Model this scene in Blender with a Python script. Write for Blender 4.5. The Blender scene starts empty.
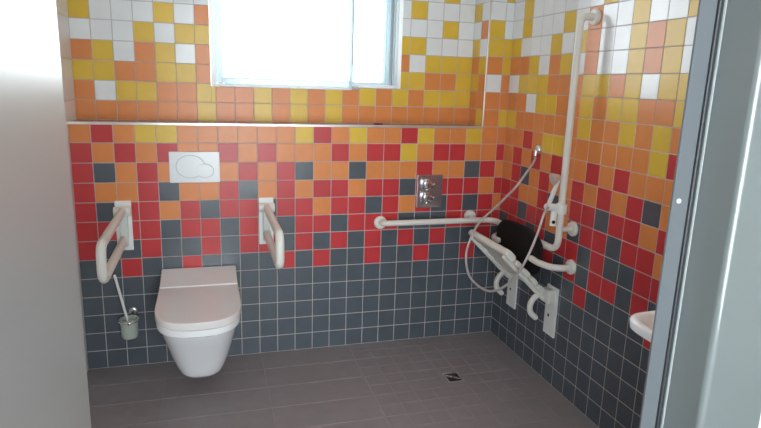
import bpy, bmesh, math, random
from mathutils import Vector, Matrix

random.seed(4)
COL = bpy.context.scene.collection

# ------------------------------------------------------------------ materials
def lin(c):
    return tuple(((v / 255) / 12.92 if v / 255 <= .04045 else ((v / 255 + .055) / 1.055) ** 2.4) for v in c) + (1,)

def mat(name, rgb, rough=.4, metal=0., noise=.0, scale=30., bump=0., spec=.5, coat=0., nrough=0.):
    m = bpy.data.materials.new(name); m.use_nodes = True
    nt = m.node_tree; b = nt.nodes['Principled BSDF']
    c = lin(rgb)
    b.inputs['Base Color'].default_value = c
    b.inputs['Roughness'].default_value = rough
    b.inputs['Metallic'].default_value = metal
    b.inputs['Specular IOR Level'].default_value = spec
    b.inputs['Coat Weight'].default_value = coat
    b.inputs['Coat Roughness'].default_value = .08
    if noise or bump or nrough:
        tc = nt.nodes.new('ShaderNodeTexCoord')
        n = nt.nodes.new('ShaderNodeTexNoise'); n.inputs['Scale'].default_value = scale
        n.inputs['Detail'].default_value = 4
        nt.links.new(tc.outputs['Object'], n.inputs['Vector'])
        if noise:
            r = nt.nodes.new('ShaderNodeValToRGB')
            r.color_ramp.elements[0].color = tuple(v * (1 - noise) for v in c[:3]) + (1,)
            r.color_ramp.elements[1].color = tuple(min(1, v * (1 + noise)) for v in c[:3]) + (1,)
            r.color_ramp.elements[0].position = .3; r.color_ramp.elements[1].position = .7
            nt.links.new(n.outputs['Fac'], r.inputs['Fac'])
            nt.links.new(r.outputs['Color'], b.inputs['Base Color'])
        if bump:
            bp = nt.nodes.new('ShaderNodeBump'); bp.inputs['Strength'].default_value = bump
            bp.inputs['Distance'].default_value = .01
            nt.links.new(n.outputs['Fac'], bp.inputs['Height'])
            nt.links.new(bp.outputs['Normal'], b.inputs['Normal'])
    return m

M = {}
M['W'] = mat('white_tile', (232, 236, 238), .2, noise=.03, scale=9, bump=.05)
M['Y'] = mat('yellow_tile', (224, 184, 60), .3, spec=.36, noise=.05, scale=9, bump=.05)
M['O'] = mat('orange_tile', (222, 133, 70), .3, spec=.36, noise=.05, scale=9, bump=.05)
M['R'] = mat('red_tile', (193, 51, 55), .3, spec=.36, noise=.06, scale=9, bump=.05)
M['D'] = mat('charcoal_tile', (76, 84, 92), .24, noise=.08, scale=9, bump=.05)
M['L'] = mat('pale_wall_tile', (230, 228, 225), .25, noise=.03, scale=6, bump=.04)
M['grout'] = mat('tile_grout', (184, 178, 176), .85, noise=.06, scale=60)
M['floor'] = mat('floor_tile', (136, 128, 130), .5, noise=.07, scale=14, bump=.06)
M['floorgrout'] = mat('floor_grout', (143, 135, 135), .8, noise=.06, scale=60)
M['ceil'] = mat('ceiling_paint', (236, 234, 230), .9, noise=.01, scale=12)
M['plaster'] = mat('corridor_plaster', (225, 226, 224), .85, noise=.02, scale=10)
M['ledge'] = mat('ledge_tile', (172, 140, 122), .2, noise=.04, scale=8)
M['alu'] = mat('brushed_aluminium', (200, 198, 195), .28, .75, noise=.03, scale=40)
M['chrome'] = mat('chrome', (225, 225, 228), .08, 1., noise=.01)
M['steelplate'] = mat('polished_steel_plate', (190, 188, 190), .25, 1., noise=.03, scale=20)
M['grate'] = mat('dark_grate', (36, 36, 38), .5, .4, noise=.05)
M['cer'] = mat('white_ceramic', (248, 250, 252), .08, noise=.01, scale=5, coat=.4)
M['lid'] = mat('toilet_lid_plastic', (236, 231, 229), .14, noise=.01, scale=5)
M['plast'] = mat('white_plastic', (236, 238, 236), .25, noise=.01, scale=8)
M['plate'] = mat('flush_plate_plastic', (226, 232, 236), .2, noise=.01, scale=8)
M['line'] = mat('button_outline', (150, 158, 164), .5, noise=.02)  # even grey for the thin ring outlining each flush button
M['nylon'] = mat('ivory_nylon', (226, 224, 216), .3, noise=.01, scale=8)
M['bracketgrey'] = mat('pale_grey_bracket', (205, 214, 208), .35, noise=.02, scale=12)
M['black'] = mat('black_foam', (15, 14, 14), .75, spec=.25, noise=.08, scale=60, bump=.1)
M['hole'] = mat('dark_hole', (14, 13, 13), .8, noise=.02)
M['hose'] = mat('grey_hose', (190, 184, 182), .3, .35, noise=.02, scale=80)
M['showergrey'] = mat('shower_head_grey', (206, 196, 182), .3, .3, noise=.02)
M['frost'] = mat('frosted_cup', (176, 184, 172), .3, noise=.03, scale=20)
M['bristle'] = mat('white_bristle', (215, 215, 210), .9, noise=.05)
M['doorframe'] = mat('grey_steel_paint', (106, 113, 113), .3, coat=1.0, noise=.015, scale=6)
M['stopshade'] = mat('shaded_stop_paint', (88, 93, 97), .4, noise=.015, scale=6)  # frame paint darkened, recess shade put into the colour
M['sealhighlight'] = mat('painted_highlight', (190, 198, 198), .35, noise=.01)
M['rubber'] = mat('black_rubber', (26, 30, 34), .45, noise=.03)
M['leaf'] = mat('door_leaf_laminate', (156, 154, 151), .32, noise=.015, scale=4)
M['winw'] = mat('white_window_profile', (240, 243, 244), .3, noise=.01, scale=8)
M['ping'] = mat('pale_window_profile', (214, 228, 232), .35, noise=.01, scale=8)
M['winmetal'] = mat('window_metal', (176, 186, 192), .4, .2, noise=.04, scale=60)
M['redbit'] = mat('dark_red_piece', (110, 36, 44), .5, noise=.03)
M['corrfloor'] = mat('corridor_floor', (120, 118, 116), .5, noise=.05, scale=14)

def glass_mat():
    m = bpy.data.materials.new('window_glass'); m.use_nodes = True
    nt = m.node_tree; nt.nodes.clear()
    o = nt.nodes.new('ShaderNodeOutputMaterial'); t = nt.nodes.new('ShaderNodeBsdfTransparent')
    g = nt.nodes.new('ShaderNodeBsdfGlossy'); mx = nt.nodes.new('ShaderNodeMixShader'); f = nt.nodes.new('ShaderNodeFresnel')
    t.inputs['Color'].default_value = (.97, .99, 1, 1); g.inputs['Roughness'].default_value = .02
    f.inputs['IOR'].default_value = 1.45
    nt.links.new(f.outputs[0], mx.inputs[0]); nt.links.new(t.outputs[0], mx.inputs[1])
    nt.links.new(g.outputs[0], mx.inputs[2]); nt.links.new(mx.outputs[0], o.inputs['Surface'])
    return m
M['glass'] = glass_mat()
for k in ('winw', 'ping'):      # translucency added to brighten the backlit profiles, standing in for window bloom
    nt = M[k].node_tree; pb = nt.nodes['Principled BSDF']; tr = nt.nodes.new('ShaderNodeBsdfTranslucent')
    tr.inputs['Color'].default_value = lin((225, 236, 240) if k == 'ping' else (242, 246, 247))
    mx = nt.nodes.new('ShaderNodeMixShader'); mx.inputs[0].default_value = .6
    out = nt.nodes['Material Output']
    nt.links.new(pb.outputs[0], mx.inputs[1]); nt.links.new(tr.outputs[0], mx.inputs[2]); nt.links.new(mx.outputs[0], out.inputs['Surface'])

# ------------------------------------------------------------------ mesh helpers
def obj(name, bm, m, parent=None, smooth=False, angle=40):
    me = bpy.data.meshes.new(name)
    bmesh.ops.recalc_face_normals(bm, faces=bm.faces)
    bm.to_mesh(me); bm.free()
    for k in (m if isinstance(m, (list, tuple)) else [m]):
        me.materials.append(M[k])
    if smooth:
        for p in me.polygons: p.use_smooth = True
        try: me.set_sharp_from_angle(angle=math.radians(angle))
        except Exception: pass
    o = bpy.data.objects.new(name, me); COL.objects.link(o)
    if smooth:
        wn = o.modifiers.new('weighted', 'WEIGHTED_NORMAL'); wn.keep_sharp = True; wn.weight = 80
    if parent is not None:
        o.parent = parent
        o.matrix_parent_inverse = Matrix.Translation(-Vector(parent.location)) if parent.type == 'EMPTY' or True else Matrix()
    return o

def tag(o, label, cat, group=None):
    o['label'] = label; o['category'] = cat
    if group: o['group'] = group
    return o

def thing(name, label, cat, loc, group=None):
    o = bpy.data.objects.new(name, None); COL.objects.link(o)
    o.location = loc; o.empty_display_size = .05
    return tag(o, label, cat, group)

def struct(o):
    o['kind'] = 'structure'; return o

def box(bm, x0, x1, y0, y1, z0, z1, bev=0., seg=2, mi=0):
    ret = bmesh.ops.create_cube(bm, size=1)
    vs = ret['verts']
    for v in vs:
        v.co = Vector(((x0 + x1) / 2 + v.co.x * (x1 - x0), (y0 + y1) / 2 + v.co.y * (y1 - y0), (z0 + z1) / 2 + v.co.z * (z1 - z0)))
    fs = list({f for v in vs for f in v.link_faces})
    for f in fs: f.material_index = mi
    if bev:
        es = list({e for v in vs for e in v.link_edges})
        bmesh.ops.bevel(bm, geom=es, offset=bev, segments=seg, profile=.5, affect='EDGES')
    return bm

def rounded(path, r, n=6):
    """polyline with corners rounded to radius r"""
    P = [Vector(p) for p in path]; out = [P[0]]
    for i in range(1, len(P) - 1):
        a, b, c = P[i - 1], P[i], P[i + 1]
        u = (a - b); w = (c - b)
        d = min(r, u.length * .49, w.length * .49)
        p0 = b + u.normalized() * d; p1 = b + w.normalized() * d
        for k in range(n + 1):
            t = k / n
            out.append(p0 * (1 - t) ** 2 + b * 2 * t * (1 - t) + p1 * t * t)
    out.append(P[-1])
    return out

def smooth_path(pts, n=8):
    P = [Vector(p) for p in pts]; P = [P[0] * 2 - P[1]] + P + [P[-1] * 2 - P[-2]]; out = []
    for i in range(1, len(P) - 2):
        for k in range(n):
            t = k / n; a, b, c, d = P[i - 1], P[i], P[i + 1], P[i + 2]
            out.append(.5 * ((2 * b) + (c - a) * t + (2 * a - 5 * b + 4 * c - d) * t * t + (3 * b - a - 3 * c + d) * t ** 3))
    out.append(P[-2]); return out

def tube(bm, pts, r, n=14, cap=True, dome=False, mi=0):
    P = [Vector(p) for p in pts]
    R = r if isinstance(r, (list, tuple)) else [r] * len(P)
    if dome:
        def dm(p, q, rr):
            d = (p - q).normalized()
            return [(p + d * rr * math.sin(a), rr * math.cos(a)) for a in (.5, 1.0, 1.35)]
        e = dm(P[-1], P[-2], R[-1]); s = dm(P[0], P[1], R[0])[::-1]
        P = [a for a, _ in s] + P + [a for a, _ in e]; R = [b for _, b in s] + list(R) + [b for _, b in e]
    T = []
    for i in range(len(P)):
        a = P[max(i - 1, 0)]; b = P[min(i + 1, len(P) - 1)]
        T.append((b - a).normalized())
    nrm = T[0].orthogonal().normalized(); rings = []
    for i, p in enumerate(P):
        if i:
            ax = T[i - 1].cross(T[i])
            if ax.length > 1e-7:
                nrm = Matrix.Rotation(T[i - 1].angle(T[i]), 3, ax.normalized()) @ nrm
        bn = T[i].cross(nrm).normalized()
        rings.append([bm.verts.new(p + (nrm * math.cos(2 * math.pi * k / n) + bn * math.sin(2 * math.pi * k / n)) * R[i]) for k in range(n)])
    fs = []
    for a, b in zip(rings, rings[1:]):
        for k in range(n): fs.append(bm.faces.new((a[k], a[(k + 1) % n], b[(k + 1) % n], b[k])))
    if cap:
        fs.append(bm.faces.new(rings[0][::-1])); fs.append(bm.faces.new(rings[-1]))
    for f in fs: f.material_index = mi
    return bm

def lathe(bm, prof, c, axis=(0, 0, 1), n=28, mi=0):
    """prof: list of (radius, height along axis)"""
    ax = Vector(axis).normalized(); u = ax.orthogonal().normalized(); w = ax.cross(u); c = Vector(c)
    rings = []
    for r, h in prof:
        r = max(r, 1e-4)
        rings.append([bm.verts.new(c + ax * h + (u * math.cos(2 * math.pi * k / n) + w * math.sin(2 * math.pi * k / n)) * r) for k in range(n)])
    fs = []
    for a, b in zip(rings, rings[1:]):
        for k in range(n): fs.append(bm.faces.new((a[k], a[(k + 1) % n], b[(k + 1) % n], b[k])))
    fs.append(bm.faces.new(rings[0][::-1])); fs.append(bm.faces.new(rings[-1]))
    for f in fs: f.material_index = mi
    return bm

def loft(bm, rings, mi=0):
    R = [[bm.verts.new(p) for p in ring] for ring in rings]; n = len(R[0])
    for a, b in zip(R, R[1:]):
        for k in range(n): bm.faces.new((a[k], a[(k + 1) % n], b[(k + 1) % n], b[k])).material_index = mi
    bm.faces.new(R[0][::-1]); bm.faces.new(R[-1])
    return bm

def flange(bm, c, axis, r=.036, t=.012):
    lathe(bm, [(r, 0), (r, t * .6), (r * .92, t * .9), (r * .8, t), (.001, t)], c, axis)
    return bm

# ------------------------------------------------------------------ tiled surfaces
def tiles(bm, O, U, V, N, us, vs, fn, hole=None, gap=.0035, h=.0015, bev=.0012, idx=None):
    """bevelled tiles on plane O+u*U+v*V, joints at us / vs; fn(i,j)->letter"""
    O, U, V, N = map(Vector, (O, U, V, N)); g = gap / 2
    for j in range(len(vs) - 1):
        for i in range(len(us) - 1):
            k = fn(i, j)
            if k is None: continue
            rects = [(us[i] + g, us[i + 1] - g, vs[j] + g, vs[j + 1] - g)]
            for hl in (hole or []):
                nr = []
                for (a, b, c, d) in rects:
                    ha, hb, hc, hd = hl
                    if b <= ha or a >= hb or d <= hc or c >= hd: nr.append((a, b, c, d)); continue
                    if a < ha: nr.append((a, ha, c, d))
                    if b > hb: nr.append((hb, b, c, d))
                    a2, b2 = max(a, ha), min(b, hb)
                    if c < hc: nr.append((a2, b2, c, hc))
                    if d > hd: nr.append((a2, b2, hd, d))
                rects = nr
            for (a, b, c, d) in rects:
                if b - a < .006 or d - c < .006: continue
                e = bev
                lo = [bm.verts.new(O + U * u + V * v) for u, v in ((a, c), (b, c), (b, d), (a, d))]
                hi = [bm.verts.new(O + U * u + V * v + N * h) for u, v in ((a + e, c + e), (b - e, c + e), (b - e, d - e), (a + e, d - e))]
                fs = [bm.faces.new(hi)]
                for q in range(4): fs.append(bm.faces.new((lo[q], lo[(q + 1) % 4], hi[(q + 1) % 4], hi[q])))
                for f in fs: f.material_index = idx[k]

TM = ['grout', 'W', 'Y', 'O', 'R', 'D', 'L', 'ledge']
IDX = {k: i for i, k in enumerate(TM)}

LOWER = [
 'OROYYOOOOOOYROYOORYOOYOO',
 'ROROROOROROOOROR' 'RYORROOR',
 'RDOROOOORORDOODOOOROODRO',
 'ROORDOORDOROR' 'RORRDRRRROR',
 'RDRRORDRRDRRORRDRORDRDRO',
 'RRRRDRRDRDDRRDRRRDDDRRRR',
 'RDDRDDRDRRDRDRDRDRDRDDRD',
 'DDRDDRDDDDRDRDDRDDRDDRDD',
] + ['D' * 24] * 5
for s in LOWER: assert len(s) == 24, (s, len(s))
UPPER = [  # from the ledge up; 22 columns
 'OOOOOOYOOYOYOYOOOOOOOO',
 'OWYYOOYOOYOYOYOYOYOYYY',
 'YYOOYYOOYWYOOYOYOYYOOY',
 'OYWOYWOWYWYWYWYWWOWYYY',
 'WWWYWYYWWYWWYWWYWYYWWW',
 'YWWWYWOWWWYWWWYWWWWWYW',
 'WWWWWWWWYWWWWYWWWWYWWW',
 'WWWYWWWWWWYWWWWWYWWWYW',
]
for s in UPPER: assert len(s) == 22, (s, len(s))
SIDE = ['OY', 'OO', 'YO', 'OY', 'YW', 'WO', 'YW', 'WW']     # recess return, far tile then near tile
PIER = ['OY', 'OO', 'WO', 'OY', 'YY', 'YW', 'WW', 'WY']      # from z 1.3 up
RIGHT = [  # rows from the floor up; from the corner toward the camera
 'D', 'D', 'D', 'D', 'D',
 'DDDDDDDDRDDDDRDRDDRDDD',       # row 8  z .5
 'DDDDDRDRDRRDRDRDDRDDRD',       # row 7  z .6
 'DRRDRDRRDRDDRRDRRDRRDR',       # row 6  z .7
 'RRDRROODRRDRROROROROOR',       # row 5  z .8
 'RROORDORRDRRORRORORROO',       # row 4  z .9
 'ORDOROORORORDOORORORDO',       # row 3  z 1.0
 'OROROROORORORO'.replace('RORORO', 'RORORO')[:0] + 'OROROROOROROOOOROOORO' + 'O',  # row 2 z 1.1
 'OOROYYOOOOOOYRYOOROOYO',       # row 1  z 1.2
 'YOOOOOOYOOYOYOOYOYOOYO',       # z 1.3
 'OOWYYOOYOYYOOYOYYOYOYO',       # z 1.4
 'WYYYOOOYYOYWYYOYWOYYOW',       # z 1.5
 'OOYWOYWOWWYOYWYWOYWYWY',       # z 1.6
 'YWWWYWYOWWYOYWYWWYWWYW',       # z 1.7
 'WYWWWYWOWWYWWYWWYWWWWY',       # z 1.8
 'WYWWWWWWYWWYWWWWWYWWWW',       # z 1.9
 'WWWWYWWWWWWWYWWWWWYWWW',       # z 2.0
]
RIGHT[14] = 'OOWYYOOYOYYOOYOYYOYOYO'
TOP = 2.5
JB = .053; JR = .111
xl = -2.35
cols = [xl] + [-(JB + .1 * k) for k in range(22, -1, -1)] + [0.]          # 24 columns
zrow = [.1 * k for k in range(26)]
yfront = -2.3

# back wall: lower wall, ledge, recess, pier — one continuous structure
HOLE = [(-1.677, -.903, 1.486, 2.36), (-.903, -.611, 1.5025, 2.36)]
bm = bmesh.new()
box(bm, xl - .1, .1, 0, .45, -.1, 1.298)                 # lower block below the ledge
box(bm, -.153, .1, 0, .45, 1.298, TOP)                   # pier at the right
hx0, hx1, hz0, hz1 = HOLE[0][0], HOLE[1][1], 1.486, 2.36
box(bm, xl - .1, hx0, .2, .45, 1.298, TOP); box(bm, hx1, -.153, .2, .45, 1.298, TOP)
box(bm, hx0, hx1, .2, .45, 1.298, hz0); box(bm, -.903, hx1, .2, .45, hz0, 1.5025); box(bm, hx0, hx1, .2, .45, hz1, TOP)
tiles(bm, (0, 0, 0), (1, 0, 0), (0, 0, 1), (0, -1, 0), cols, zrow[:14], lambda i, j: LOWER[12 - j][i], idx=IDX)
up = lambda i, j: UPPER[j][i] if j < len(UPPER) else random.choice('WWWWWWY')
tiles(bm, (0, .2, 0), (1, 0, 0), (0, 0, 1), (0, -1, 0), cols[:23], zrow[13:], up, hole=HOLE, idx=IDX)
tiles(bm, (-.153, .2, 0), (0, -1, 0), (0, 0, 1), (-1, 0, 0), [0, .1, .2], zrow[13:], lambda i, j: SIDE[j][i] if j < 8 else 'W', idx=IDX)
tiles(bm, (0, 0, 0), (1, 0, 0), (0, 0, 1), (0, -1, 0), cols[22:], zrow[13:], lambda i, j: PIER[j][i] if j < 8 else 'W', idx=IDX)
tiles(bm, (0, 0, 1.298), (1, 0, 0), (0, 1, 0), (0, 0, 1), cols[:23], [.008, .104, .2], lambda i, j: 'ledge', idx=IDX)
struct(obj('wall_back', bm, TM))

bm = bmesh.new(); box(bm, xl, -.153, -.004, .010, 1.289, 1.3025, .002)
struct(obj('trim_1', bm, 'alu'))
bm = bmesh.new(); box(bm, -.1565, -.148, -.0035, .006, 1.303, TOP, .0015)
struct(obj('trim_2', bm, 'alu'))

# right wall
rj = [0] + [JR + .1 * k for k in range(22)]; rj[-1] = 2.3
def rfn(i, j):
    if j < 5: return 'D'
    if j < len(RIGHT): return RIGHT[j][i % len(RIGHT[j])]
    return random.choice('WWWWWY')
bm = bmesh.new(); box(bm, 0, .12, yfront - .1, 0, -.1, TOP)
tiles(bm, (0, 0, 0), (0, -1, 0), (0, 0, 1), (-1, 0, 0), rj, zrow, rfn, idx=IDX)
struct(obj('wall_right', bm, TM))

# left wall
bm = bmesh.new(); box(bm, xl - .12, xl, yfront - .1, .2, -.1, TOP)
tiles(bm, (xl, .2, 0), (0, -1, 0), (0, 0, 1), (1, 0, 0), [.2 + .4 * k - .2 for k in range(0, 7)], [.2 * k for k in range(13)], lambda i, j: 'L', idx=IDX)
struct(obj('wall_left', bm, TM))

# floor (room + corridor); shower corner has small tiles
FM = ['floorgrout', 'floor', 'alu']; FI = {'F': 1}
bm = bmesh.new()
box(bm, xl - .1, .1, -2.42, 0, -.12, -.001)
SX = -.945; SY = -1.0
tiles(bm, (0, 0, -.001), (1, 0, 0), (0, 1, 0), (0, 0, 1), [xl, -1.955, -1.45, SX - .004], [-2.4 + .2 * k for k in range(13)], lambda i, j: 'F', gap=.003, h=.0012, bev=.0006, idx=FI)
sxs = [SX + .003] + [-.835 + .1 * k for k in range(9)]; sxs[-1] = 0
dr = [(-.522, -.43, -.566, -.462)]
tiles(bm, (0, 0, -.001), (1, 0, 0), (0, 1, 0), (0, 0, 1), sxs, [SY + .1 * k for k in range(11)], lambda i, j: 'F', hole=dr, gap=.003, h=.0010, bev=.0006, idx=FI)
tiles(bm, (0, 0, -.001), (1, 0, 0), (0, 1, 0), (0, 0, 1), [SX, -.45, 0], [-2.4 + .2 * k for k in range(8)], lambda i, j: 'F', gap=.003, h=.0012, bev=.0006, idx=FI)
struct(obj('floor', bm, FM))
bm = bmesh.new(); box(bm, -3.4, 1.2, -4.8, -2.42, -.12, 0.)
struct(obj('floor_corridor', bm, 'corrfloor'))
bm = bmesh.new(); box(bm, xl - .1, .1, -2.4, .45, TOP, TOP + .1)
struct(obj('ceiling', bm, 'ceil'))
bm = bmesh.new(); box(bm, -3.4, 1.2, -4.8, -2.4, TOP, TOP + .1)
struct(obj('ceiling_corridor', bm, 'ceil'))

# front wall with the doorway, corridor walls
DL, DR, DH = -1.985, -.80, 2.16
bm = bmesh.new()
box(bm, -3.4, DL, -2.38, -2.305, 0, TOP); box(bm, DR, 1.2, -2.38, -2.305, 0, TOP); box(bm, DL, DR, -2.38, -2.305, DH, TOP)
struct(obj('wall_front', bm, 'plaster'))
bm = bmesh.new(); box(bm, -3.5, -3.4, -4.8, -2.38, 0, TOP); struct(obj('wall_corridor_left', bm, 'plaster'))
bm = bmesh.new(); box(bm, 1.2, 1.3, -4.8, -2.38, 0, TOP); struct(obj('wall_corridor_right', bm, 'plaster'))
CW = (-3.32, -.7, .2, 2.42)     # unseen window opening added behind the camera, shaped for daylight fill
bm = bmesh.new()
box(bm, -3.5, CW[0], -4.9, -4.8, 0, TOP); box(bm, CW[1], 1.3, -4.9, -4.8, 0, TOP)
box(bm, CW[0], CW[1], -4.9, -4.8, 0, CW[2]); box(bm, CW[0], CW[1], -4.9, -4.8, CW[3], TOP)
struct(obj('wall_corridor_back', bm, 'plaster'))
bm = bmesh.new()
for a, b in ((CW[0], CW[0] + .06), (CW[1] - .06, CW[1]), (-2.23, -2.17)): box(bm, a, b, -4.87, -4.81, CW[2], CW[3], .004)
for a, b in ((CW[2], CW[2] + .06), (CW[3] - .06, CW[3])): box(bm, CW[0] + .061, -2.231, -4.87, -4.81, a, b, .004); box(bm, -2.169, CW[1] - .061, -4.87, -4.81, a, b, .004)
w2 = struct(obj('fill_window', bm, 'winw'))
bm = bmesh.new(); box(bm, CW[0] + .06, CW[1] - .06, -4.845, -4.841, CW[2] + .06, CW[3] - .06)
obj('pane', bm, 'glass', w2)

# ------------------------------------------------------------------ door frame (steel) and open leaf
bm = bmesh.new()
FR = [(-.888, -2.30), (-.848, -2.30), (-.8445, -2.303), (-.8435, -2.385)] + [(-.8315 - .012 * math.cos(t * math.pi / 12), -2.385 - .012 * math.sin(t * math.pi / 12)) for t in range(1, 7)] + [(-.831, -2.397), (-.70, -2.397), (-.70, -2.382),
      (-.795, -2.382), (-.795, -2.2975), (-.888, -2.2975)]
loft(bm, [[Vector((x, y, 0)) for x, y in FR], [Vector((x, y, 2.14)) for x, y in FR]])
mir = lambda x: -2.83 - x      # left jamb mirrored about the opening's middle
FL = [(mir(x), y) for x, y in FR]
loft(bm, [[Vector((x, y, 0)) for x, y in FL], [Vector((x, y, 2.14)) for x, y in FL]])
box(bm, mir(-.70), -.70, -2.397, -2.382, 2.141, 2.24, .003); box(bm, mir(-.888), -.888, -2.30, -2.2975, 2.10, 2.141, .0005)
box(bm, DL, DR, -2.382, -2.30, 2.135, 2.155, .003)
door = struct(obj('door_1', bm, 'doorframe', smooth=True, angle=30))
bm = bmesh.new(); box(bm, -.8885, -.8505, -2.3022, -2.2970, 0, 2.14, .0004)
obj('door_stop', bm, 'stopshade', door)  # thin sheet over the frame's stop face, coloured as if in shade
bm = bmesh.new()
box(bm, -.8535, -.8448, -2.3075, -2.299, 0.01, 2.13, .003, 3)
obj('door_seal', bm, 'rubber', door, True)
bm = bmesh.new(); box(bm, -.8449, -.8424, -2.314, -2.3075, 0.01, 2.13, .0014, 3)
obj('seal_highlight', bm, 'sealhighlight', door, True)  # pale strip added to stand in for the highlight beside the seal
bm = bmesh.new(); lathe(bm, [(.0045, 0), (.0045, .0012), (.0035, .0028), (.0015, .0036), (.0005, .0037)], (-.8752, -2.3020, 1.333), (0, -1, 0), 20)
obj('screw_cap', bm, 'plast', door, True)
bm = bmesh.new(); box(bm, -1.922, -1.877, -3.24, -2.325, .008, 2.12, .003)
leaf = obj('door_leaf', bm, 'leaf', door, True)
bm = bmesh.new(); tube(bm, rounded([(-1.936, -3.17, 1.05), (-1.985, -3.17, 1.05), (-1.985, -3.05, 1.05)], .02), .009, dome=True)
lathe(bm, [(.026, 0), (.026, .006), (.02, .008)], (-1.934, -3.17, 1.05), (-1, 0, 0))
obj('door_handle', bm, 'alu', leaf, True)

# ------------------------------------------------------------------ window
win = None
bm = bmesh.new()
X0, X1, Z0, Z1 = -1.676, -.612, 1.487, 2.359
box(bm, X0, X0 + .030, .172, .27, Z0, Z1, .004); box(bm, X1 - .024, X1, .172, .27, Z0 + .016, Z1, .003)
box(bm, X0 + .030, -.903, .172, .27, Z0, Z0 + .015, .003)
box(bm, -.903, X1 - .024, .19, .27, Z0 + .016, Z0 + .034, .003)
box(bm, X0 + .030, X1 - .024, .172, .27, Z1 - .03, Z1, .003)
win = struct(obj('window_1', bm, 'winw'))
# left sash
bm = bmesh.new()
a, b, c, d = X0 + .030, -.903, Z0 + .015, Z1 - .03
box(bm, a, a + .034, .180, .25, c, d, .008, 3); box(bm, b - .012, b, .180, .25, c, d, .003)
box(bm, a + .030, b - .012, .181, .25, c, c + .036, .008, 3); box(bm, a + .030, b - .012, .181, .25, d - .036, d, .008, 3)
sash = obj('sash', bm, 'ping', win, True)
bm = bmesh.new(); box(bm, a + .032, b - .011, .214, .220, c + .034, d - .034)
obj('pane', bm, 'glass', sash)
bm = bmesh.new(); box(bm, -.9045, -.8985, .176, .196, 1.625, d, .001)
obj('gasket', bm, 'winmetal', sash)
bm = bmesh.new(); box(bm, -.905, -.868, .158, .19, Z0 + .002, Z0 + .022, .004); box(bm, -.898, -.882, .150, .16, Z0 + .006, Z0 + .016, .003)
obj('hinge', bm, 'winmetal', sash, True)
# right sash
bm = bmesh.new()
a, b, c, d = -.897, X1 - .024, Z0 + .034, Z1 - .03
box(bm, a, a + .008, .20, .25, c, d, .002); box(bm, a + .008, -.712, .20, .25, c, c + .014, .003); box(bm, a + .008, -.712, .20, .25, d - .03, d, .003)
for x0, x1, yy in ((-.712, -.700, .206), (-.699, -.686, .198), (-.685, -.674, .204)): box(bm, x0, x1, yy, .25, c, d, .003)
sash = obj('sash', bm, 'ping', win, True)
bm = bmesh.new(); box(bm, a + .007, -.711, .222, .228, c + .012, d - .028)
obj('pane', bm, 'glass', sash)
bm = bmesh.new(); box(bm, -.673, -.659, .207, .25, c, d, .002)
for k in range(26): box(bm, -.671, -.662, .203, .208, c + .01 + .031 * k, c + .024 + .031 * k, .001)
obj('sash_rail', bm, 'winmetal', sash)
bm = bmesh.new(); box(bm, -.6585, -.650, .196, .25, c, d, .002)
obj('edge_profile', bm, 'ping', sash, True)
bm = bmesh.new(); box(bm, -.6495, -.642, .200, .25, c, d, .002)
obj('gasket', bm, 'winmetal', sash)

# ------------------------------------------------------------------ toilet
TX = -1.768
def dring(w, f, z, back=0., n=40, sq=2.6, xs=1.0):
    """D-shaped outline: straight sides at the wall, rounded front at y=-f"""
    pts = []; yb = -back; rad = min(w * 1.25, (f - back) * .8); yc = -(f - rad)
    pts.append(Vector((TX + w, yb, z)))
    pts.append(Vector((TX + w, (yb + yc) / 2, z)))
    for k in range(n + 1):
        t = math.pi * k / n; cx = math.cos(t); sx = math.sin(t)
        ex = 2 / sq
        pts.append(Vector((TX + w * math.copysign(abs(cx) ** ex, cx), yc - rad * abs(sx) ** ex, z)))
    pts.append(Vector((TX - w, (yb + yc) / 2, z)))
    pts.append(Vector((TX - w, yb, z)))
    return pts
wc = thing('toilet', 'white wall-hung toilet with closed lid, floating over grey floor below the flush plate', 'toilet', (TX, 0, 0))
bm = bmesh.new()
prof = [(.066, .395, .098), (.090, .420, .104), (.106, .440, .122), (.121, .464, .160), (.137, .500, .215), (.150, .543, .275), (.161, .592, .335), (.169, .634, .385), (.174, .656, .418), (.175, .660, .424),
        (.184, .675, .426), (.1875, .683, .431), (.1885, .685, .445), (.188, .684, .460), (.182, .676, .4635)]
loft(bm, [dring(w, f, z) for w, f, z in prof])
obj('bowl', bm, 'cer', wc, True, 35)
bm = bmesh.new()
loft(bm, [dring(w, f, z, .212, sq=2.7) for w, f, z in ((.182, .676, .4645), (.190, .686, .4655), (.1915, .6885, .470), (.1915, .6885, .494), (.190, .687, .4975), (.187, .683, .499))])
obj('lid', bm, 'lid', wc, True, 50)
bm = bmesh.new()
sec = [(-.010, .4645), (-.010, .533), (-.013, .537), (-.020, .5375), (-.196, .5045), (-.2015, .501), (-.2025, .4645)]
rc = lambda x, q: [Vector((x, y + (.004 if q else 0) * (1 if y < -.1 else -1) , z - (.004 if q and z > .47 else 0))) for y, z in sec]
loft(bm, [rc(TX - .190, 1), rc(TX - .187, 0), rc(TX + .187, 0), rc(TX + .190, 1)])
obj('rear_cover', bm, 'lid', wc, True)
bm = bmesh.new(); box(bm, TX - .1895, TX + .1895, -.2105, -.2035, .4645, .5045, .002)
obj('hinge_strip', bm, 'plast', wc, True)

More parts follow.
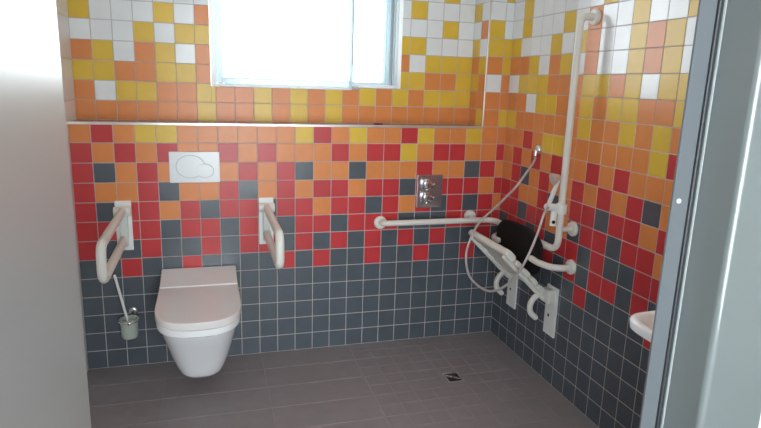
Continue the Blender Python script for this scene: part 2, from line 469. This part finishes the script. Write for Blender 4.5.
# flush plate
fp = thing('flush_plate', 'white rectangular dual flush plate with two round buttons above the toilet', 'flush plate', (-1.772, 0, 1.0))
bm = bmesh.new(); box(bm, -1.897, -1.647, -.013, -.001, .996, 1.157, .004, 3)
obj('plate', bm, 'plate', fp, True)
def button(cx, cz, rx, rz, y, nm):
    bm = bmesh.new()
    def ring(s, yy): return [Vector((cx + rx * s * math.cos(2 * math.pi * k / 48), yy, cz + rz * s * math.sin(2 * math.pi * k / 48))) for k in range(48)]
    loft(bm, [ring(1.0, -.012), ring(1.0, y + .001), ring(.97, y)])
    b = obj(nm, bm, 'plate', fp, True)
    bm = bmesh.new()
    pts = ring(1.01, -.0135); pts.append(pts[0]); tube(bm, pts, .0016, 6)
    obj('button_rim', bm, 'line', b, True)
button(-1.793, 1.080, .070, .058, -.0155, 'large_button')
button(-1.722, 1.058, .0425, .035, -.0175, 'small_button')

# folding support rails either side of the toilet
def grab(name, cx, yend, label):
    t = thing(name, label, 'grab bar', (cx, 0, .65), 'folding grab bars beside the toilet')
    bm = bmesh.new(); box(bm, cx - .039, cx + .039, -.010, -.001, .648, .908, .003)
    obj('wall_plate', bm, 'plast', t, True)
    bm = bmesh.new()
    tube(bm, [(cx - .041, -.034, .858), (cx + .041, -.034, .858)], .024, 20)
    box(bm, cx - .036, cx + .036, -.034, -.009, .842, .876, .003)
    obj('hinge_barrel', bm, 'nylon', t, True)
    bm = bmesh.new(); box(bm, cx - .020, cx + .020, -.034, -.009, .672, .835, .006, 3)
    obj('hinge_channel', bm, 'bracketgrey', t, True)
    bm = bmesh.new()
    za, zb = .860, .712
    tube(bm, rounded([(cx, -.045, za), (cx, yend, za), (cx, yend, zb), (cx, -.030, zb)], .055, 8), .0195, 18)
    obj('bar', bm, 'nylon', t, True)
    return t
grab('folding_grab_bar', -2.127, -.70, 'white fold-down grab bar on the wall left of the toilet, above the toilet brush')
grab('folding_grab_bar', -1.411, -.64, 'white fold-down grab bar on the wall right of the toilet')

# ------------------------------------------------------------------ toilet brush
hx, hy = -2.122, -.092
h = thing('toilet_brush_holder', 'frosted cup in a chrome ring on the dark tiles left of the toilet', 'toilet brush holder', (hx, 0, .19))
bm = bmesh.new(); lathe(bm, [(.022, 0), (.022, .006), (.018, .010), (.010, .012)], (hx + .012, -.001, .312), (0, -1, 0))
tube(bm, [(hx + .012, -.008, .312), (hx + .006, hy + .052, .302)], .008, 12)
obj('wall_mount', bm, 'chrome', h, True)
bm = bmesh.new()
ringpts = [Vector((hx + .050 * math.cos(2 * math.pi * k / 40), hy + .050 * math.sin(2 * math.pi * k / 40), .299)) for k in range(41)]
tube(bm, ringpts, .0055, 10, cap=False)
lathe(bm, [(.004, 0), (.006, .004), (.004, .009)], (hx + .004, hy - .053, .296), (0, -1, 0), 14)
obj('ring', bm, 'chrome', h, True)
bm = bmesh.new()
lathe(bm, [(.026, .202), (.036, .205), (.0405, .215), (.0425, .30), (.046, .302), (.046, .306), (.0395, .306), (.038, .22), (.02, .214), (.001, .213)], (hx, hy, 0))
obj('cup', bm, 'frost', h, True)
br = thing('toilet_brush', 'toilet brush with thin pale handle leaning out of the frosted cup', 'toilet brush', (hx, hy, .215))
A = Vector((hx + .006, hy + .004, .225)); Bt = Vector((-2.173, -.106, .545))
bm = bmesh.new(); tube(bm, [A + (Bt - A) * .2, Bt], .0065, 12, dome=True); obj('handle', bm, 'plast', br, True)
bm = bmesh.new(); tube(bm, [A, A + (Bt - A) * .08, A + (Bt - A) * .2], [.018, .026, .02], 16); obj('brush_head', bm, 'bristle', br, True)

# ------------------------------------------------------------------ shower mixer
mx = thing('shower_mixer', 'polished steel shower mixer plate with two knobs above the horizontal handrail', 'shower mixer', (-.467, 0, .825))
bm = bmesh.new(); box(bm, -.545, -.389, -.007, -.001, .826, 1.021, .003)
obj('plate', bm, 'steelplate', mx, True)
for z in (.968, .890):
    bm = bmesh.new()
    lathe(bm, [(.030, .006), (.030, .012), (.024, .016), (.022, .020), (.024, .024), (.0245, .05), (.022, .056), (.012, .058)], (-.487, 0, z), (0, -1, 0), 26)
    for q in range(3):
        an = 2.2 + q * 2 * math.pi / 3
        tube(bm, [(-.487 + .015 * math.cos(an), -.045, z + .015 * math.sin(an)), (-.487 + .032 * math.cos(an), -.047, z + .032 * math.sin(an))], .0065, 10, dome=True)
    obj('knob', bm, 'chrome', mx, True)

# ------------------------------------------------------------------ shower handrail
RX, RY, RZ, RR = -.08, -.762, .757, .0165
hr = thing('shower_handrail', 'white tubular handrail running along both shower walls and up to a tall vertical pole', 'handrail', (RX, RY, RZ))
bm = bmesh.new()
tube(bm, rounded([(-.004, RY, 1.852), (RX, RY, 1.852), (RX, RY, RZ), (RX, -.08, RZ), (-.762, -.08, RZ), (-.762, -.004, RZ - .01)], .07, 9), RR, 18)
obj('rail', bm, 'nylon', hr, True)
for c, ax in (((-.001, RY, 1.852), (-1, 0, 0)), ((-.001, RY, .866), (-1, 0, 0)), ((-.762, -.001, .746), (0, -1, 0)), ((-.199, -.001, .766), (0, -1, 0))):
    bm = bmesh.new(); flange(bm, c, ax, .037, .016); obj('wall_flange', bm, 'nylon', hr, True)
bm = bmesh.new(); tube(bm, [(-.012, RY, .866), (RX, RY, .866)], .013, 14); obj('support_arm', bm, 'nylon', hr, True)
bm = bmesh.new(); tube(bm, [(-.199, -.012, .766), (-.199, -.08, RZ)], .013, 14); obj('support_arm', bm, 'nylon', hr, True)
# sliding holder on the pole
SZ = .968
bm = bmesh.new(); lathe(bm, [(.0175, -.026), (.026, -.024), (.027, 0), (.026, .024), (.0175, .026)], (RX, RY, SZ))
tube(bm, [(RX - .010, RY + .010, SZ), (-.115, -.698, SZ - .003)], .0195, 18, dome=True)
sl = obj('slider', bm, 'plast', hr, True)
bm = bmesh.new()
L0 = Vector((-.118, -.760, SZ - .012)); L1 = Vector((-.128, -.775, .887))
tube(bm, [L0, L1], [.015, .0165], 18); obj('release_lever', bm, 'plast', sl, True)
bm = bmesh.new(); dd = (Vector((-.85, -1.7, .1))).normalized()
lathe(bm, [(.0085, -.002), (.0085, .0015), (.004, .002)], L1 + Vector((0, 0, .022)) + dd * .0155, dd, 18); obj('lever_opening', bm, 'hole', sl, True)

# hand shower and hose
hs = thing('hand_shower', 'small hand shower with white handle held in the slider of the vertical pole', 'hand shower', (-.14, -.745, .96))
H0 = Vector((-.140, -.742, .985)); H1 = Vector((-.130, -.786, 1.108))
bm = bmesh.new(); tube(bm, [H0, H0 + (H1 - H0) * .15, H0 + (H1 - H0) * .5, H1], [.0085, .011, .0115, .010], 14, dome=True)
obj('handle', bm, 'plast', hs, True)
bm = bmesh.new(); ax = Vector((-.92, .12, -.30)).normalized()
lathe(bm, [(.006, -.012), (.012, -.008), (.022, .010), (.029, .024), (.029, .030), (.025, .032), (.001, .032)], H1 + Vector((.0, .004, .016)), ax, 26)
obj('shower_head', bm, 'showergrey', hs, True)
bm = bmesh.new()
HP = [(-.022, -.390, 1.180), (-.032, -.400, 1.150), (-.085, -.43, 1.100), (-.15, -.428, 1.012), (-.2, -.339, .897), (-.27, -.288, .798), (-.34, -.323, .707), (-.36, -.33, .607),
      (-.36, -.395, .519), (-.34, -.541, .495), (-.31, -.643, .535), (-.27, -.711, .618), (-.23, -.739, .722), (-.18, -.729, .833), (-.148, -.722, .935), (-.140, -.740, .972)]
tube(bm, smooth_path(HP, 8), .0062, 10)
tag(obj('shower_hose', bm, 'hose', smooth=True), 'thin grey shower hose looping down from the wall outlet to the hand shower', 'hose')
el = thing('shower_hose_outlet', 'small chrome hose outlet on the right wall where the shower hose starts', 'hose outlet', (0, -.388, 1.2))
bm = bmesh.new(); lathe(bm, [(.028, 0), (.028, .008), (.025, .016), (.018, .023), (.008, .027)], (-.001, -.388, 1.211), (-1, 0, 0)); obj('rosette', bm, 'chrome', el, True)
bm = bmesh.new(); tube(bm, rounded([(-.012, -.390, 1.211), (-.021, -.390, 1.206), (-.022, -.390, 1.178)], .006), .0115, 14, dome=True); obj('elbow', bm, 'chrome', el, True)

# ------------------------------------------------------------------ backrest
# ------------------------------------------------------------------ folding shower seat (half raised)
st = thing('folding_shower_seat', 'white slatted fold-up shower seat with black backrest, tilted half open on two wall brackets', 'shower seat', (0, -.44, .26))
P0 = Vector((-.045, 0, .475)); P1 = Vector((-.292, 0, .716)); D = (P1 - P0).normalized(); Nn = Vector((D.z, 0, -D.x))   # Nn: seat top side
if Nn.z < 0: Nn = -Nn
SL = (P1 - P0).length
for yb in (-.65, -.24):
    bm = bmesh.new(); box(bm, -.012, -.001, yb - .05, yb + .05, .262, .53, .003)
    b = obj('bracket', bm, 'plast', st, True)
    bm = bmesh.new(); box(bm, -.052, -.010, yb - .035, yb + .035, .445, .52, .008, 3)
    obj('hinge_block', bm, 'nylon', b, True)
    bm = bmesh.new(); lathe(bm, [(.0085, 0), (.0085, .0012), (.002, .0013)], (-.0118, yb + .012, .368), (-1, 0, 0), 16)
    obj('screw_hole', bm, 'hole', b, True)
def at(s, n, y): return P0 + D * s + Nn * n + Vector((0, y, 0))
ny, fy = -.665, -.215
for yb in (-.628, -.252):
    bm = bmesh.new(); tube(bm, [at(-.01, -.012, yb), at(SL * .96, -.012, yb)], .014, 14, dome=True)
    obj('side_arm', bm, 'nylon', st, True)
    bm = bmesh.new()
    tube(bm, smooth_path([(-.064, yb, .492), (-.100, yb, .466), (-.119, yb, .430), (-.113, yb, .388), (-.083, yb, .357)], 6), .015, 14, dome=True)
    obj('support_hook', bm, 'nylon', st, True)
ns = 5; pitch = (SL - .02) / ns
for k in range(ns):
    s0 = .03 + pitch * k + .003; s1 = s0 + pitch - .008
    if k == ns - 1: s1 += .012
    th = .0145 if k < ns - 1 else .021
    ring = []
    for q in range(20):
        t = 2 * math.pi * q / 20; e = 2 / 3.2
        a = (s0 + s1) / 2 + (s1 - s0) / 2 * math.copysign(abs(math.cos(t)) ** e, math.cos(t))
        n = .008 + th * math.copysign(abs(math.sin(t)) ** e, math.sin(t))
        ring.append((a, n))
    bm = bmesh.new(); rr = []
    ca = (s0 + s1) / 2
    for y, sc in ((ny, .8), (ny + .006, .95), (ny + .014, 1), (fy - .014, 1), (fy - .006, .95), (fy, .8)):
        rr.append([at(ca + (a - ca) * sc, .008 + (n - .008) * sc, y) for a, n in ring])
    loft(bm, rr)
    obj('slat', bm, 'nylon', st, True, 50)

bm = bmesh.new()
def padring(x0, s, n=56):
    out = []
    for k in range(n):
        t = 2 * math.pi * k / n; cx, sx = math.cos(t), math.sin(t)
        e = 2 / 3.1
        dy = .237 * s * math.copysign(abs(cx) ** e, cx); dz = .121 * s * math.copysign(abs(sx) ** e, sx)
        out.append(Vector((x0 - .006 * (dy / .237) ** 2, -.452 + dy, .697 + dz)))
    return out
loft(bm, [padring(-.100, .90), padring(-.101, .97), padring(-.107, 1.0), padring(-.116, 1.0), padring(-.122, .97), padring(-.124, .88)])
bk = obj('backrest', bm, 'black', st, True, 60); bk['label'] = 'black padded backrest'
for s in (-1, 1):
    my = lambda y: -.445 + s * (y + .445)
    arm = smooth_path([(-.006, my(-.78), .676), (-.05, my(-.778), .672), (-.098, my(-.745), .671), (-.126, my(-.685), .675), (-.136, my(-.625), .681)], 6)
    bm = bmesh.new(); tube(bm, arm, .0165, 16, dome=True); flange(bm, (-.001, my(-.78), .676), (-1, 0, 0), .037, .018)
    a = obj('backrest_arm', bm, 'nylon', bk, True); a['label'] = 'white curved backrest arm'


# ------------------------------------------------------------------ floor drain
fd = thing('floor_drain', 'square steel floor drain with dark crossed grate in the shower floor', 'drain', (-.476, -.514, 0))
bm = bmesh.new()
x0, x1, y0, y1 = -.521, -.431, -.565, -.463
for a in ((x0, x1, y0, y0 + .009), (x0, x1, y1 - .009, y1), (x0, x0 + .009, y0 + .009, y1 - .009), (x1 - .009, x1, y0 + .009, y1 - .009)):
    box(bm, a[0], a[1], a[2], a[3], -.001, .0022, .0008, 1)
obj('frame', bm, 'alu', fd)
bm = bmesh.new(); box(bm, x0 + .009, x1 - .009, y0 + .009, y1 - .009, -.0012, -.0004); obj('sump', bm, 'hole', fd)
bm = bmesh.new()
cx, cy = (x0 + x1) / 2, (y0 + y1) / 2
for k in range(4):
    an = math.pi / 4 * k + .1
    rl = .034 if k % 2 == 0 else .042
    dx, dy = math.cos(an), math.sin(an)
    p = [Vector((cx - dx * rl, cy - dy * rl, .0006)), Vector((cx + dx * rl, cy + dy * rl, .0006))]
    tube(bm, p, .0022, 6)
lathe(bm, [(.010, 0), (.010, .0022), (.006, .003)], (cx, cy, 0), (0, 0, 1), 16)
obj('grate', bm, 'steelplate', fd, True)

# ------------------------------------------------------------------ washbasin (mostly behind the door frame)
WY = -1.985
wb = thing('washbasin', 'white ceramic washbasin on the right wall, its tip peeking past the door frame', 'washbasin', (0, WY, .7))
def bring(w, f, z, sq=5.5, n=44, back=0.):
    out = [Vector((-back, WY - w, z))]; rad = min(.2, f * .45); xc = -(f - rad)
    for k in range(n + 1):
        t = -math.pi / 2 + math.pi * k / n; e = 2 / sq
        s, c = math.sin(t), math.cos(t)
        out.append(Vector((xc - rad * abs(c) ** e, WY + w * math.copysign(abs(s) ** e, s), z)))
    out.append(Vector((-back, WY + w, z)))
    return out
bm = bmesh.new()
loft(bm, [bring(.10, .18, .690, 2.6), bring(.13, .26, .71, 2.8), bring(.19, .39, .768, 3.4), bring(.215, .435, .798, 4.2), bring(.252, .482, .815), bring(.259, .492, .821), bring(.261, .495, .843), bring(.257, .491, .850), bring(.251, .484, .851),
          bring(.236, .470, .848, back=.09), bring(.228, .460, .838, back=.10), bring(.19, .40, .79, 4, back=.12), bring(.12, .30, .755, 2.8, back=.16)])
obj('basin', bm, 'cer', wb, True, 50)
bm = bmesh.new(); tube(bm, rounded([(-.05, WY, .846), (-.05, WY, .95), (-.16, WY, .94)], .03), .012, 14, dome=True)
tube(bm, [(-.05, WY, .955), (-.11, WY, .985)], .008, 12, dome=True)
obj('tap', bm, 'chrome', wb, True)

# small dark red piece on the ledge
bm = bmesh.new(); box(bm, -.79, -.742, .07, .10, 1.2995, 1.309, .003)
tag(obj('red_oddment', bm, 'redbit', smooth=True), 'tiny dark red piece lying on the tiled ledge below the window', 'oddment')

# ------------------------------------------------------------------ lights
wd = bpy.data.worlds.new('daylight'); bpy.context.scene.world = wd; wd.use_nodes = True
nt = wd.node_tree; bg = nt.nodes['Background']
tc = nt.nodes.new('ShaderNodeTexCoord'); sep = nt.nodes.new('ShaderNodeSeparateXYZ'); rmp = nt.nodes.new('ShaderNodeValToRGB')
nt.links.new(tc.outputs['Generated'], sep.inputs[0]); nt.links.new(sep.outputs['Z'], rmp.inputs['Fac'])
rmp.color_ramp.elements[0].position = 0.; rmp.color_ramp.elements[0].color = (.80, .84, .86, 1)
rmp.color_ramp.elements[1].position = .6; rmp.color_ramp.elements[1].color = (.92, .97, 1.0, 1)
nt.links.new(rmp.outputs['Color'], bg.inputs['Color'])
bg.inputs['Strength'].default_value = 6.0

def portal(name, loc, rot, sx, sy):
    l = bpy.data.lights.new(name, 'AREA'); l.shape = 'RECTANGLE'; l.size = sx; l.size_y = sy; l.cycles.is_portal = True
    o = bpy.data.objects.new(name, l); o.location = loc; o.rotation_euler = rot; COL.objects.link(o)
portal('window_daylight', (-1.14, .42, 1.93), (-math.pi / 2, 0, 0), 1.08, .9)
portal('corridor_daylight', (-2.01, -4.88, 1.31), (math.pi / 2, 0, 0), 2.6, 2.2)

# ------------------------------------------------------------------ camera
cam = bpy.data.cameras.new('camera'); co = bpy.data.objects.new('camera', cam); COL.objects.link(co)
Rm = [[0.9597851813342134, -0.27896021480607125, 0.03152148864802115], [-0.030783622140108782, -0.21618301040013518, -0.9758674472602626], [0.27904260301819817, 0.9356527692310127, -0.21607665568298354]]
C = (-1.704232417276996, -3.1644941855482376, 1.5256072330558925)
mt = Matrix.Identity(4)
for r in range(3):
    mt[r][0] = Rm[0][r]; mt[r][1] = -Rm[1][r]; mt[r][2] = -Rm[2][r]; mt[r][3] = C[r]
co.matrix_world = mt
cam.sensor_fit = 'HORIZONTAL'; cam.sensor_width = 36; cam.lens = 586.3571532530333 * 36 / 761
cam.clip_start = .02
sc = bpy.context.scene; sc.camera = co
sc.view_settings.view_transform = 'Standard'; sc.view_settings.look = 'None'
sc.view_settings.gamma = 1.1
sc.view_settings.exposure = 1.4
sc.cycles.max_bounces = 10; sc.cycles.diffuse_bounces = 6; sc.cycles.sample_clamp_indirect = 4
